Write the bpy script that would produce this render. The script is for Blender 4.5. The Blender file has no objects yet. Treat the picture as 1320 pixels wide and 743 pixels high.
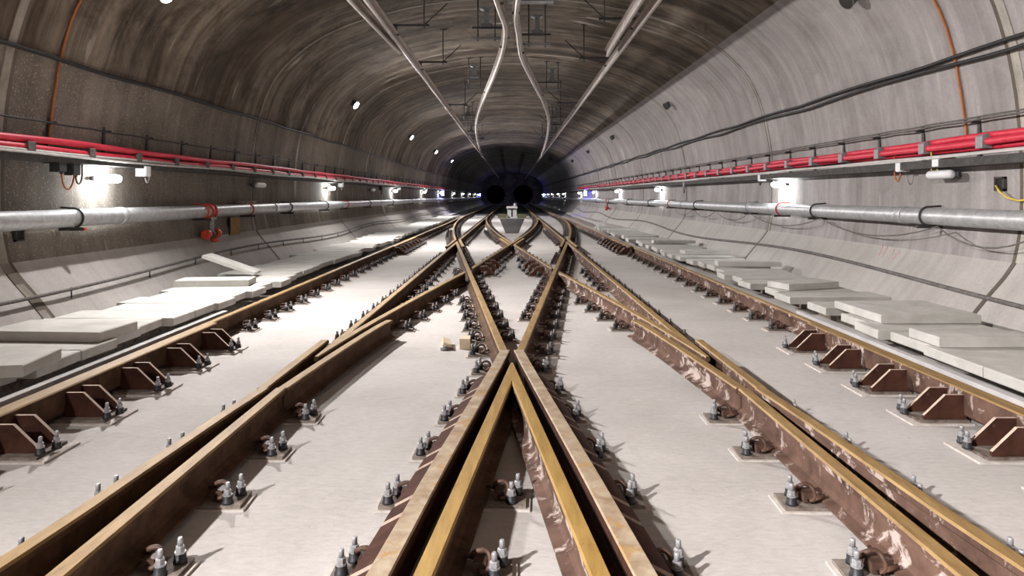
import bpy, bmesh, math, random
from mathutils import Vector, Matrix

random.seed(7)
SC = bpy.context.scene
COL = SC.collection
PI = math.pi
CAMZ = 1.47            # camera height over the floor
F = 900.0              # focal length in pixels of the 1320 px frame

# ------------------------------------------------------------------ materials
def mat(name, base=(0.5, 0.5, 0.5), rough=0.7, metal=0.0, spec=0.4):
    m = bpy.data.materials.new(name); m.use_nodes = True
    nt = m.node_tree; b = nt.nodes['Principled BSDF']
    b.inputs['Base Color'].default_value = (*base, 1)
    b.inputs['Roughness'].default_value = rough
    b.inputs['Metallic'].default_value = metal
    b.inputs['Specular IOR Level'].default_value = spec
    return m, nt, b

def N(nt, t, **kw):
    n = nt.nodes.new(t)
    for k, v in kw.items(): setattr(n, k, v)
    return n

def coords(nt, scale=(1, 1, 1), geo=True):
    if geo:
        g = N(nt, 'ShaderNodeNewGeometry'); out = g.outputs['Position']
    else:
        g = N(nt, 'ShaderNodeTexCoord'); out = g.outputs['Object']
    mp = N(nt, 'ShaderNodeMapping'); mp.inputs['Scale'].default_value = scale
    nt.links.new(out, mp.inputs['Vector'])
    return mp.outputs['Vector']

def noise(nt, vec, scale, detail=6, rough=0.6, dist=0.0):
    n = N(nt, 'ShaderNodeTexNoise')
    n.inputs['Scale'].default_value = scale; n.inputs['Detail'].default_value = detail
    n.inputs['Roughness'].default_value = rough; n.inputs['Distortion'].default_value = dist
    nt.links.new(vec, n.inputs['Vector'])
    return n.outputs['Fac']

def ramp(nt, fac, stops):
    r = N(nt, 'ShaderNodeValToRGB')
    e = r.color_ramp.elements
    while len(e) < len(stops): e.new(0.5)
    for el, (p, c) in zip(e, stops):
        el.position = p; el.color = (*c, 1) if len(c) == 3 else c
    nt.links.new(fac, r.inputs['Fac'])
    return r.outputs['Color']

def mix(nt, fac, a, b, mode='MIX'):
    m = N(nt, 'ShaderNodeMix', data_type='RGBA', blend_type=mode)
    for s, v in ((m.inputs['Factor'], fac), (m.inputs[6], a), (m.inputs[7], b)):
        if isinstance(v, (int, float)): s.default_value = v
        elif isinstance(v, tuple): s.default_value = (*v, 1) if len(v) == 3 else v
        else: nt.links.new(v, s)
    return m.outputs[2]

def math_(nt, op, a, b=0.0, c=None):
    m = N(nt, 'ShaderNodeMath', operation=op)
    for i, v in enumerate((a, b, c)):
        if v is None: continue
        if isinstance(v, (int, float)): m.inputs[i].default_value = v
        else: nt.links.new(v, m.inputs[i])
    return m.outputs[0]

def bump(nt, b, h, strength=0.3, dist=0.02):
    n = N(nt, 'ShaderNodeBump')
    n.inputs['Strength'].default_value = strength; n.inputs['Distance'].default_value = dist
    nt.links.new(h, n.inputs['Height']); nt.links.new(n.outputs['Normal'], b.inputs['Normal'])

def concrete_wall(name, dark, light, streak=0.5, speck=0.0, band=0.0, rough=0.85):
    """cast concrete: formwork streaks across the tunnel, blotches, stains"""
    m, nt, b = mat(name, light, rough)
    v = coords(nt)
    big = noise(nt, coords(nt, (0.35, 0.30, 0.35)), 1.6, 7, 0.62, 0.6)
    st = noise(nt, coords(nt, (0.25, 5.0, 0.22)), 1.0, 6, 0.65)         # streaks that follow the ring
    fine = noise(nt, v, 28, 5, 0.7)
    c = ramp(nt, big, [(0.28, dark), (0.72, light)])
    c2 = ramp(nt, st, [(0.25, (0.45, 0.43, 0.40)), (0.62, (1, 1, 1))])
    c = mix(nt, streak, c, c2, 'MULTIPLY')
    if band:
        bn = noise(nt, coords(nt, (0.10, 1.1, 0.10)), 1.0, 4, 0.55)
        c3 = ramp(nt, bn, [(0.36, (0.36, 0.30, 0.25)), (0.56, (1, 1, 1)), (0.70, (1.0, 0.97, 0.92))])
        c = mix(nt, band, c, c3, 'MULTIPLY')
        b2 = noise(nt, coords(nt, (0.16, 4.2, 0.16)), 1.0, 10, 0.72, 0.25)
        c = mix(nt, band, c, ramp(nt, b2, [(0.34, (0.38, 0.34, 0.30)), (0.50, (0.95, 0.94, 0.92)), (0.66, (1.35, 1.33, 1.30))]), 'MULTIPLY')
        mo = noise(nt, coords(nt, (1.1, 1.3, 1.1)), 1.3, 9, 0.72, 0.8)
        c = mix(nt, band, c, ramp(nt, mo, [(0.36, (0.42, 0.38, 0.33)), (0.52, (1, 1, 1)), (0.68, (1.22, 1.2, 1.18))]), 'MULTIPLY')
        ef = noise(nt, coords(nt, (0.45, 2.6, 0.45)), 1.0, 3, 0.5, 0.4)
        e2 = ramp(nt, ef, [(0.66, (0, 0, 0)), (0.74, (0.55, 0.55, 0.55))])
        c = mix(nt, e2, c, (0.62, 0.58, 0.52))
    if speck:
        sp = noise(nt, v, 46, 2, 0.5)
        s2 = ramp(nt, sp, [(0.60, (0, 0, 0)), (0.72, (speck, speck, speck))])
        c = mix(nt, s2, c, (0.55, 0.48, 0.40))
    f2 = ramp(nt, fine, [(0.3, (0.82, 0.82, 0.82)), (0.7, (1.08, 1.08, 1.08))])
    c = mix(nt, 0.6, c, f2, 'MULTIPLY')
    nt.links.new(c, b.inputs['Base Color'])
    bump(nt, b, math_(nt, 'ADD', math_(nt, 'MULTIPLY', st, 0.5), fine), 0.35, 0.012)
    return m

M = {}
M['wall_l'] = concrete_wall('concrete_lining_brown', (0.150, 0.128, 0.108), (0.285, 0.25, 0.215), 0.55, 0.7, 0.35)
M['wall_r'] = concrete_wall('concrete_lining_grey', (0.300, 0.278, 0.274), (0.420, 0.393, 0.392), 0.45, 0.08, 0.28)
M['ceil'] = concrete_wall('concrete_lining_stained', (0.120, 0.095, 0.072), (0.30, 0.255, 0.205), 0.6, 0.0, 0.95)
M['bench'] = concrete_wall('concrete_bench', (0.36, 0.335, 0.315), (0.48, 0.455, 0.435), 0.32, 0.05)
M['joint_pale'] = concrete_wall('joint_sealant', (0.14, 0.125, 0.11), (0.60, 0.57, 0.52), 0.5, 0, 0.5)
M['joint_dark'] = concrete_wall('joint_groove', (0.05, 0.042, 0.035), (0.16, 0.13, 0.10), 0.4)

def floor_mat():
    m, nt, b = mat('track_slab_concrete', (0.6, 0.57, 0.53), 0.9, spec=0.2)
    v = coords(nt)
    c = ramp(nt, noise(nt, v, 0.7, 8, 0.65, 0.4), [(0.3, (0.41, 0.385, 0.365)), (0.66, (0.53, 0.503, 0.485))])
    f = noise(nt, coords(nt, (1.0, 2.2, 1.0)), 16, 8, 0.72)
    c = mix(nt, 0.7, c, ramp(nt, f, [(0.3, (0.80, 0.79, 0.78)), (0.62, (1.04, 1.04, 1.04))]), 'MULTIPLY')
    sp = noise(nt, v, 5.5, 5, 0.75)
    c = mix(nt, ramp(nt, sp, [(0.69, (0, 0, 0)), (0.75, (0.6, 0.6, 0.6))]), c, (0.34, 0.27, 0.19))
    cr = noise(nt, coords(nt, (0.5, 1.6, 1)), 2.2, 9, 0.6, 1.5)
    cd = math_(nt, 'ABSOLUTE', math_(nt, 'SUBTRACT', cr, 0.5))
    c = mix(nt, ramp(nt, cd, [(0.0, (0.22, 0.22, 0.22)), (0.012, (0, 0, 0))]), c, (0.25, 0.22, 0.19))
    # casting joints across the slab
    sx = N(nt, 'ShaderNodeSeparateXYZ'); nt.links.new(v, sx.inputs[0])
    jj = math_(nt, 'ABSOLUTE', math_(nt, 'SUBTRACT', math_(nt, 'MODULO', math_(nt, 'ADD', sx.outputs['Y'], 5.35), 22.0), 0.05))
    c = mix(nt, ramp(nt, jj, [(0.018, (0.6, 0.6, 0.6)), (0.04, (0, 0, 0))]), c, (0.2, 0.17, 0.14))
    nt.links.new(c, b.inputs['Base Color'])
    bump(nt, b, f, 0.35, 0.008)
    return m
M['floor'] = floor_mat()

def noisy(name, a, bcol, scale, rough=0.7, metal=0.0, lo=0.35, hi=0.65, spec=0.4, bstr=0.2, geo=False, third=None, stretch=(1, 1, 1)):
    m, nt, b = mat(name, a, rough, metal, spec)
    v = coords(nt, stretch, geo)
    f = noise(nt, v, scale, 7, 0.68, 0.3)
    c = ramp(nt, f, [(lo, a), (hi, bcol)])
    if third:
        col, amt, sc, th = third
        g = noise(nt, coords(nt, stretch, geo), sc, 6, 0.7, 0.5)
        c = mix(nt, ramp(nt, g, [(th, (0, 0, 0)), (th + 0.07, (amt, amt, amt))]), c, col)
    nt.links.new(c, b.inputs['Base Color'])
    if bstr: bump(nt, b, noise(nt, v, scale * 4, 4, 0.7), bstr, 0.004)
    return m
M['head'] = noisy('rail_head_ochre_rust', (0.20, 0.118, 0.042), (0.335, 0.215, 0.085), 7, 0.62, 0.12, geo=True,
                  third=((0.13, 0.075, 0.035), 0.6, 22, 0.60), stretch=(3, 0.6, 1))
M['head_gold'] = noisy('rail_head_golden_rust', (0.27, 0.155, 0.035), (0.40, 0.255, 0.075), 6, 0.6, 0.12, geo=True,
                       third=((0.16, 0.085, 0.03), 0.5, 20, 0.60), stretch=(4, 0.5, 1))
M['head_pale'] = noisy('wing_rail_pale_rust', (0.25, 0.17, 0.10), (0.43, 0.35, 0.25), 9, 0.7, 0.05, geo=True,
                       third=((0.36, 0.20, 0.06), 0.8, 7, 0.56))
M['web'] = noisy('rail_web_dark_rust', (0.050, 0.028, 0.016), (0.115, 0.066, 0.040), 6, 0.85, spec=0.15, geo=True,
                 third=((0.20, 0.13, 0.08), 0.45, 12, 0.62))
M['web_pink'] = noisy('rail_web_primer_rust', (0.060, 0.034, 0.025), (0.150, 0.088, 0.066), 4, 0.85, spec=0.15, geo=True,
                      third=((0.48, 0.40, 0.36), 0.85, 6, 0.54))
M['brace'] = noisy('brace_red_brown', (0.036, 0.015, 0.010), (0.072, 0.030, 0.020), 9, 0.85, spec=0.12, third=((0.2, 0.13, 0.1), 0.35, 25, 0.62))
M['brace_edge'] = noisy('brace_edge_pale', (0.40, 0.30, 0.24), (0.55, 0.44, 0.36), 20, 0.8)
M['plate'] = noisy('baseplate_dark', (0.085, 0.062, 0.050), (0.24, 0.20, 0.17), 14, 0.85)
M['pad'] = noisy('grout_pad', (0.40, 0.36, 0.33), (0.55, 0.51, 0.47), 18, 0.9)
M['clip'] = noisy('spring_clip_brown', (0.045, 0.024, 0.018), (0.11, 0.055, 0.035), 20, 0.6)
M['sleeve'] = noisy('bolt_sleeve_black', (0.012, 0.012, 0.016), (0.03, 0.03, 0.035), 20, 0.5)
M['nut'] = noisy('galvanised_bolt', (0.24, 0.24, 0.25), (0.40, 0.40, 0.41), 30, 0.5, 0.3)
M['nut_dull'] = noisy('dull_bolt', (0.07, 0.062, 0.060), (0.16, 0.145, 0.14), 30, 0.6, 0.2)  # darker bolt tone for the farther fasteners
M['slab'] = noisy('precast_slab', (0.42, 0.41, 0.38), (0.55, 0.535, 0.50), 3, 0.9, spec=0.2, geo=True, third=((0.42, 0.40, 0.36), 0.5, 9, 0.62))
M['kerb'] = noisy('trough_kerb', (0.38, 0.37, 0.37), (0.52, 0.51, 0.50), 3, 0.9, geo=True, spec=0.2)
M['black'] = noisy('black_cable', (0.010, 0.010, 0.011), (0.022, 0.021, 0.021), 30, 0.55, bstr=0)
M['greycable'] = noisy('dusty_cable', (0.08, 0.073, 0.068), (0.17, 0.155, 0.145), 12, 0.8, bstr=0, geo=True)
M['red'] = noisy('red_cable_sheath', (0.55, 0.020, 0.045), (0.66, 0.045, 0.080), 10, 0.45, bstr=0, geo=True)
M['orange'] = noisy('orange_cable', (0.36, 0.105, 0.022), (0.48, 0.16, 0.04), 10, 0.6, bstr=0, geo=True)
M['yellow'] = noisy('yellow_cable', (0.60, 0.42, 0.05), (0.7, 0.5, 0.1), 10, 0.6, bstr=0)
M['galv'] = noisy('galvanised_pipe', (0.36, 0.365, 0.37), (0.53, 0.535, 0.54), 10, 0.42, 0.4, geo=True, third=((0.3, 0.29, 0.27), 0.5, 30, 0.6))
M['tray'] = noisy('cable_tray_shade_dark', (0.035, 0.032, 0.030), (0.075, 0.07, 0.066), 10, 0.8, 0.0, geo=True)  # near-black: the shade under the tray is put into its colour
M['conduit'] = noisy('grey_conduit', (0.46, 0.45, 0.43), (0.62, 0.60, 0.57), 10, 0.6, geo=True, bstr=0)
M['strut'] = noisy('dark_strut', (0.030, 0.030, 0.032), (0.06, 0.06, 0.06), 20, 0.6)
M['cleat'] = noisy('grey_cleat', (0.20, 0.20, 0.21), (0.30, 0.30, 0.31), 20, 0.6)
M['white'] = noisy('white_plastic', (0.66, 0.66, 0.67), (0.74, 0.74, 0.74), 10, 0.5, bstr=0)
M['alu'] = noisy('conductor_bar_alloy', (0.40, 0.35, 0.31), (0.56, 0.50, 0.46), 3, 0.45, 0.45, geo=True)
M['steel'] = noisy('support_steel', (0.055, 0.055, 0.058), (0.10, 0.10, 0.10), 12, 0.6, 0.2)
M['ins'] = noisy('insulator_grey', (0.17, 0.19, 0.20), (0.26, 0.28, 0.29), 10, 0.4)
M['valve'] = noisy('valve_red', (0.50, 0.045, 0.025), (0.64, 0.08, 0.045), 10, 0.5, bstr=0)
M['ply'] = noisy('brown_board', (0.25, 0.135, 0.055), (0.33, 0.19, 0.08), 6, 0.8)
M['rag'] = noisy('brown_rag', (0.13, 0.105, 0.08), (0.24, 0.20, 0.15), 8, 0.95)
M['wood'] = noisy('pale_timber', (0.50, 0.40, 0.27), (0.62, 0.53, 0.39), 9, 0.85, stretch=(1, 6, 1))
M['floor_dark'] = noisy('dark_far_floor', (0.020, 0.018, 0.017), (0.055, 0.050, 0.046), 9, 0.95, geo=True, bstr=0.8)  # plain dark tone for the floor past the concrete slab
M['pit'] = noisy('dark_sump_concrete', (0.014, 0.012, 0.012), (0.045, 0.038, 0.038), 6, 0.6, geo=True)  # near-black tone of the flat floor patch
M['olive'] = noisy('olive_beam', (0.12, 0.12, 0.06), (0.20, 0.195, 0.10), 8, 0.8)
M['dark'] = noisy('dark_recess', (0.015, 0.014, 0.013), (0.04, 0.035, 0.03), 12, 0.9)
M['lampbody'] = noisy('lamp_housing', (0.10, 0.10, 0.105), (0.16, 0.16, 0.165), 12, 0.5)
M['chalk'] = noisy('red_chalk', (0.55, 0.30, 0.30), (0.60, 0.36, 0.36), 12, 0.95)
def emis(name, col, s):
    m, nt, b = mat(name, (0.8, 0.8, 0.8), 0.4)
    b.inputs['Emission Color'].default_value = (*col, 1); b.inputs['Emission Strength'].default_value = s
    return m
M['tube_lit'] = emis('lit_diffuser', (0.93, 0.98, 1.0), 115)
M['tube_far'] = emis('lit_diffuser_far', (0.90, 0.96, 1.0), 110)
M['flood_lens'] = emis('lit_flood_lens', (0.93, 0.95, 1.0), 110)
M['blue_lit'] = emis('blue_lens', (0.08, 0.10, 1.0), 90)

# ------------------------------------------------------------------ mesh builder
class MB:
    def __init__(s): s.v = []; s.f = []; s.m = []; s.sm = []
    def add(s, verts, faces, mi=0, smooth=False):
        o = len(s.v); s.v += [tuple(p) for p in verts]
        for f in faces:
            s.f.append(tuple(i + o for i in f)); s.m.append(mi); s.sm.append(smooth)
    def box(s, c, d, mi=0, rot=None):
        hx, hy, hz = d[0] / 2, d[1] / 2, d[2] / 2
        P = [Vector((x, y, z)) for x in (-hx, hx) for y in (-hy, hy) for z in (-hz, hz)]
        if rot is not None: P = [rot @ p for p in P]
        P = [p + Vector(c) for p in P]
        s.add(P, [(0, 1, 3, 2), (4, 6, 7, 5), (0, 4, 5, 1), (2, 3, 7, 6), (0, 2, 6, 4), (1, 5, 7, 3)], mi)
    def prism(s, poly, axis, a0, a1, mi=0):
        """extrude a closed 2-D polygon along axis 'x','y','z'"""
        def P(p, a):
            return {'x': (a, p[0], p[1]), 'y': (p[0], a, p[1]), 'z': (p[0], p[1], a)}[axis]
        n = len(poly)
        s.add([P(p, a0) for p in poly] + [P(p, a1) for p in poly],
              [tuple(range(n))[::-1], tuple(range(n, 2 * n))] + [(i, (i + 1) % n, n + (i + 1) % n, n + i) for i in range(n)], mi)
    def tube(s, path, r, n=8, mi=0, caps=True, smooth=True):
        path = [Vector(p) for p in path]; k = len(path)
        rs = r if isinstance(r, (list, tuple)) else [r] * k
        up = None; rings = []
        for i, p in enumerate(path):
            t = (path[min(i + 1, k - 1)] - path[max(i - 1, 0)])
            t = t.normalized() if t.length > 1e-9 else Vector((0, 0, 1))
            if up is None:
                up = Vector((0, 0, 1)) if abs(t.z) < 0.9 else Vector((1, 0, 0))
            a = (up - t * up.dot(t)).normalized(); up = a; b = t.cross(a)
            rings.append([p + (a * math.cos(q) + b * math.sin(q)) * rs[i] for q in [2 * PI * j / n for j in range(n)]])
        V = [q for R in rings for q in R]
        Fc = [(i * n + j, i * n + (j + 1) % n, (i + 1) * n + (j + 1) % n, (i + 1) * n + j) for i in range(k - 1) for j in range(n)]
        s.add(V, Fc, mi, smooth)
        if caps:
            s.add(rings[0], [tuple(range(n))[::-1]], mi); s.add(rings[-1], [tuple(range(n))], mi)
    def lathe(s, c, prof, n=12, mi=0, axis='z', smooth=True):
        V = []
        for r, z in prof:
            for j in range(n):
                q = 2 * PI * j / n
                p = {'z': (r * math.cos(q), r * math.sin(q), z), 'y': (r * math.cos(q), z, r * math.sin(q)), 'x': (z, r * math.cos(q), r * math.sin(q))}[axis]
                V.append((c[0] + p[0], c[1] + p[1], c[2] + p[2]))
        k = len(prof)
        Fc = [(i * n + j, i * n + (j + 1) % n, (i + 1) * n + (j + 1) % n, (i + 1) * n + j) for i in range(k - 1) for j in range(n)]
        s.add(V, Fc, mi, smooth)
        s.add(V[:n], [tuple(range(n))[::-1]], mi); s.add(V[-n:], [tuple(range(n))], mi)
    def mesh(s, name, mats):
        me = bpy.data.meshes.new(name)
        me.from_pydata(s.v, [], s.f)
        for m in (mats if isinstance(mats, (list, tuple)) else [mats]): me.materials.append(m)
        me.polygons.foreach_set('material_index', s.m); me.polygons.foreach_set('use_smooth', s.sm)
        bm = bmesh.new(); bm.from_mesh(me)
        bmesh.ops.remove_doubles(bm, verts=bm.verts, dist=1e-5)
        bmesh.ops.recalc_face_normals(bm, faces=bm.faces); bm.to_mesh(me); bm.free()
        me.update(); return me
    def build(s, name, mats, parent=None, loc=None):
        return link(name, s.mesh(name, mats), parent, loc)

def link(name, me, parent=None, loc=None):
    o = bpy.data.objects.new(name, me); COL.objects.link(o)
    if parent is not None: o.parent = parent
    if loc is not None: o.location = loc
    return o
def tag(o, label, cat, group=None, kind=None):
    o['label'] = label; o['category'] = cat
    if group: o['group'] = group
    if kind: o['kind'] = kind
    return o
def thing(name, label, cat, loc=(0, 0, 0), group=None):
    o = bpy.data.objects.new(name, None); COL.objects.link(o); o.location = loc
    o.empty_display_size = 0.1
    return tag(o, label, cat, group)
def struct(o, label, cat):
    o['kind'] = 'structure'; o['label'] = label; o['category'] = cat; return o
KIDS = {}
def copy_tree(o, parent=None):
    c = o.copy(); COL.objects.link(c)
    if parent is not None: c.parent = parent
    for ch in list(o.children): copy_tree(ch, c)
    return c

ORD1 = 'zeroth first second third fourth fifth sixth seventh eighth ninth tenth eleventh twelfth thirteenth fourteenth fifteenth sixteenth seventeenth eighteenth nineteenth'.split()
TENS = {2: 'twent', 3: 'thirt', 4: 'fort', 5: 'fift', 6: 'sixt', 7: 'sevent', 8: 'eight', 9: 'ninet'}
def ordw(n):
    if n < 20: return ORD1[n]
    t, u = divmod(n, 10)
    return TENS[t] + ('ieth' if u == 0 else 'y-' + ORD1[u])

# ------------------------------------------------------------------ tunnel shell
def catmull(pts, k=4):
    out = []
    P = [pts[0]] + list(pts) + [pts[-1]]
    for i in range(1, len(P) - 2):
        for j in range(k):
            t = j / k
            out.append(tuple(0.5 * ((2 * P[i][d]) + (-P[i-1][d] + P[i+1][d]) * t + (2*P[i-1][d] - 5*P[i][d] + 4*P[i+1][d] - P[i+2][d]) * t*t
                                    + (-P[i-1][d] + 3*P[i][d] - 3*P[i+1][d] + P[i+2][d]) * t**3) for d in (0, 1)))
    out.append(pts[-1]); return out
LOW = catmull([(4.88, 0.0), (5.17, 0.36), (5.36, 0.58), (5.47, 0.74)], 3)
UPP = catmull([(5.47, 0.74), (5.54, 1.1), (5.56, 1.6), (5.54, 2.1), (5.49, 2.6), (5.40, 3.08)], 3)
CEI = catmull([(5.40, 3.08), (5.19, 3.70), (4.84, 4.23), (4.15, 4.80), (3.2, 5.22), (2.0, 5.52), (1.0, 5.65), (0.0, 5.69)], 4)
PROF = LOW[:-1] + UPP[:-1] + CEI
def wallx(z):
    for (x0, z0), (x1, z1) in zip(PROF, PROF[1:]):
        if z0 <= z <= z1: return x0 + (x1 - x0) * (z - z0) / (z1 - z0)
    return PROF[0][0]
def wallz(x):
    for (x0, z0), (x1, z1) in zip(CEI, CEI[1:]):
        if x1 <= x <= x0: return z0 + (z1 - z0) * (x - x0) / (x1 - x0)
    return 5.69
Y0, YP, YE = -14.0, 60.0, 128.0
def shell(prof, ys, mats, name, mi=None):
    mb = MB(); n = len(prof)
    V = [(x, y, z) for y in ys for x, z in prof]
    mb.add(V, [(i * n + j, i * n + j + 1, (i + 1) * n + j + 1, (i + 1) * n + j) for i in range(len(ys) - 1) for j in range(n - 1)], 0, True)
    if mi: mb.m = [mi(f) for f in range(len(mb.f))]
    return mb.build(name, mats)
ys = [Y0 + i * (YE - Y0) / 40 for i in range(41)]
nl = len(LOW) - 1
NRC = 11
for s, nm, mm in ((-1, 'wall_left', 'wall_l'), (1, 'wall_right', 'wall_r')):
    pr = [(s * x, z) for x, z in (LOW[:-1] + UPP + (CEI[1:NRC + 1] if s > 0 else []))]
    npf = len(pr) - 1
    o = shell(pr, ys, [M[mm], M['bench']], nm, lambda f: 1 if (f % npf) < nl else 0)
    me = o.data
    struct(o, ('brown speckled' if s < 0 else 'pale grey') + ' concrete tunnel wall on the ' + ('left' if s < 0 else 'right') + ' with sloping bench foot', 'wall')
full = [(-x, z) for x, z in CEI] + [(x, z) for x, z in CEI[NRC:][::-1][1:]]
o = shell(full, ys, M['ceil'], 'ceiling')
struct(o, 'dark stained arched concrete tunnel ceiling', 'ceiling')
mb = MB(); mb.add([(-4.9, Y0, 0), (4.9, Y0, 0), (4.9, 51.5, 0), (-4.9, 51.5, 0)], [(0, 1, 2, 3)])
struct(mb.build('floor', M['floor']), 'pale concrete track slab floor', 'floor')
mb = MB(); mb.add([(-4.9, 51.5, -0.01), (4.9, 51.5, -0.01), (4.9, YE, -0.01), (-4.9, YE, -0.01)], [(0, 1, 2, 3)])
struct(mb.build('floor_far', M['floor_dark']), 'dark floor of the unlit far tunnel', 'floor')
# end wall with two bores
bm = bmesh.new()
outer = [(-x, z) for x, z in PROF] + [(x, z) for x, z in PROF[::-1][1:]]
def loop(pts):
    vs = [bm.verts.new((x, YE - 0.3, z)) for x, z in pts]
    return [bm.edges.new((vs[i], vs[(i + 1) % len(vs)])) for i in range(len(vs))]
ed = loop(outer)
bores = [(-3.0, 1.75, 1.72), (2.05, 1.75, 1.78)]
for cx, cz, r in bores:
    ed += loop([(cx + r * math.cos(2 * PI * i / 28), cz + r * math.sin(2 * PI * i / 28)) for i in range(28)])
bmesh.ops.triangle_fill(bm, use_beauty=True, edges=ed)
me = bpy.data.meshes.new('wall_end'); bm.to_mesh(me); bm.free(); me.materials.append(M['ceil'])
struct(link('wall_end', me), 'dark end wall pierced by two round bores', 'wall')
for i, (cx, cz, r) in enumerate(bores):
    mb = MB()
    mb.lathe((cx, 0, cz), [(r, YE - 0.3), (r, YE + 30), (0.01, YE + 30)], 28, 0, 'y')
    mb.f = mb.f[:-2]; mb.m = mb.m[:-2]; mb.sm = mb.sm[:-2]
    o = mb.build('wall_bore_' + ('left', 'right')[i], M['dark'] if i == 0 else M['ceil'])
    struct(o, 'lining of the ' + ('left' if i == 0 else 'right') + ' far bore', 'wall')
# ring joints
k = 0; yj = 7.5
while yj < 59:
    mb = MB(); 
    ring = [(-x, z) for x, z in PROF] + [(x, z) for x, z in PROF[::-1][1:]]
    n = len(ring)
    def inn(p, d):
        x, z = p; v = Vector((x, z - 2.2)); v *= (1 - d / v.length); return (v.x, v.y + 2.2)
    near = 1.0 if k == 0 else 0.75
    for (a, b_, d, mi) in ((-0.05 * near, 0.07 * near, 0.012, 0), (0.07 * near, 0.13 * near, 0.008, 1)):
        for i in range(n - 1):
            hi = max(ring[i][1], ring[i + 1][1])
            m_ = mi if hi > 0.8 else (0 if (mi == 0 and k == 0 and ring[i][0] < 0 and int(hi * 9) % 2 == 0) else 1)
            if hi <= 0.8 and mi == 0 and (k > 0 or ring[i][0] > 0): continue
            p, q = inn(ring[i], d), inn(ring[i + 1], d)
            po, qo = inn(ring[i], -0.03), inn(ring[i + 1], -0.03)
            ya, yb = yj + a, yj + b_
            mb.add([(p[0], ya, p[1]), (q[0], ya, q[1]), (q[0], yb, q[1]), (p[0], yb, p[1]),
                    (po[0], ya, po[1]), (qo[0], ya, qo[1]), (qo[0], yb, qo[1]), (po[0], yb, po[1])],
                   [(0, 1, 2, 3), (0, 4, 5, 1), (3, 2, 6, 7)], m_)
    struct(mb.build('trim_%d' % (k + 1), [M['joint_pale'], M['joint_dark']]), ordw(k + 1) + ' ring joint of the tunnel lining from the camera', 'joint')
    k += 1; yj += 7.35

# ------------------------------------------------------------------ track geometry
G1, G2 = 1.53, 3.04
SL = 0.1078
def fA2(y):
    if y <= 20: return SL * y - 0.55
    t = min(y - 20, 26.5); return SL * 20 - 0.55 + SL * t - SL * t * t / 53
DEV = catmull([(-4, 0.05), (0, 0.04), (2.4, 0.008), (3.2, -0.03), (4.2, -0.085), (5.5, -0.122), (7.0, -0.130), (9.0, -0.095), (11.0, -0.035), (12.0, 0.0), (14, 0.0)], 5)
def dev(y):
    for (y0, a), (y1, b_) in zip(DEV, DEV[1:]):
        if y0 <= y <= y1: return a + (b_ - a) * (y - y0) / (y1 - y0)
    return 0.0
def fA1(y):
    if y <= 20: return SL * y - 2.04 + dev(y)
    t = min(y - 20, 26.5); return SL * 20 - 2.04 + SL * t - SL * t * t / 53
NEAR = lambda: 0
Yc = 0.55 / SL             # near centre nose  5.10
Yl = 5.0
while fA1(Yl) < -1.53: Yl += 0.01      # left/right near noses
Yo = (2.04 + 0.55) / 2 / SL if False else None
Yk = (2.04 - 0.55) / 2 / SL  # placeholder
# A1 crosses B1 where fA1(y) = -fA2(y)
Yob = (2.04 + 0.55) / (2 * SL)      # 12.0
Yfar = 2.04 / SL                     # 18.9 centre far nose
Yfl = (1.53 + 0.55) / SL             # 19.3 side far noses

PZ = 0.03
RP = [(-0.075, PZ), (0.075, PZ), (0.075, PZ + 0.012), (0.03, PZ + 0.024), (0.011, PZ + 0.04), (0.010, PZ + 0.115),
      (0.018, PZ + 0.128), (0.036, PZ + 0.136), (0.037, PZ + 0.160), (0.030, PZ + 0.171), (-0.030, PZ + 0.171), (-0.037, PZ + 0.160),
      (-0.036, PZ + 0.136), (-0.018, PZ + 0.128), (-0.010, PZ + 0.115), (-0.011, PZ + 0.04), (-0.03, PZ + 0.024), (-0.075, PZ + 0.012)]
HEAD_E = {8, 9, 10}
WP = [(-0.05, PZ), (0.026, PZ), (0.026, PZ + 0.03), (0.022, PZ + 0.05), (0.022, PZ + 0.11), (0.042, PZ + 0.13), (0.042, PZ + 0.168), (0.036, PZ + 0.175),
      (-0.036, PZ + 0.175), (-0.042, PZ + 0.168), (-0.042, PZ + 0.13), (-0.022, PZ + 0.11), (-0.022, PZ + 0.05), (-0.05, PZ + 0.03)]
HEAD_W = {6, 7, 8}
CP = [(-0.03, PZ + 0.03), (0.03, PZ + 0.03), (0.034, PZ + 0.10), (0.034, PZ + 0.182), (0.026, PZ + 0.190), (-0.026, PZ + 0.190), (-0.034, PZ + 0.182), (-0.034, PZ + 0.10)]
HEAD_C = {3, 4, 5}
def rail_mb(fx, ya, yb, prof=RP, head=HEAD_E, step=0.6):
    n = len(prof); k = max(2, int((yb - ya) / step) + 1)
    yy = [ya + (yb - ya) * i / (k - 1) for i in range(k)]
    mb = MB()
    for i in range(k):
        mb.v += [(fx(yy[i]) + x, yy[i], z) for x, z in prof]
    for i in range(k - 1):
        for j in range(n):
            mb.f.append((i * n + j, i * n + (j + 1) % n, (i + 1) * n + (j + 1) % n, (i + 1) * n + j))
            mb.m.append(0 if j in head else 1); mb.sm.append(False)
    mb.f.append(tuple(range(n))[::-1]); mb.m.append(1); mb.sm.append(False)
    mb.f.append(tuple(range((k - 1) * n, k * n))); mb.m.append(1); mb.sm.append(False)
    return mb
def bisect(me, co, no):
    """keep the side the normal points away from"""
    bm = bmesh.new(); bm.from_mesh(me)
    bmesh.ops.bisect_plane(bm, geom=bm.verts[:] + bm.edges[:] + bm.faces[:], plane_co=co, plane_no=no, clear_outer=True)
    be = [e for e in bm.edges if e.is_boundary]
    if be:
        r = bmesh.ops.holes_fill(bm, edges=be, sides=0)
        for f in r['faces']: f.material_index = 1
    bm.to_mesh(me); bm.free()

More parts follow.
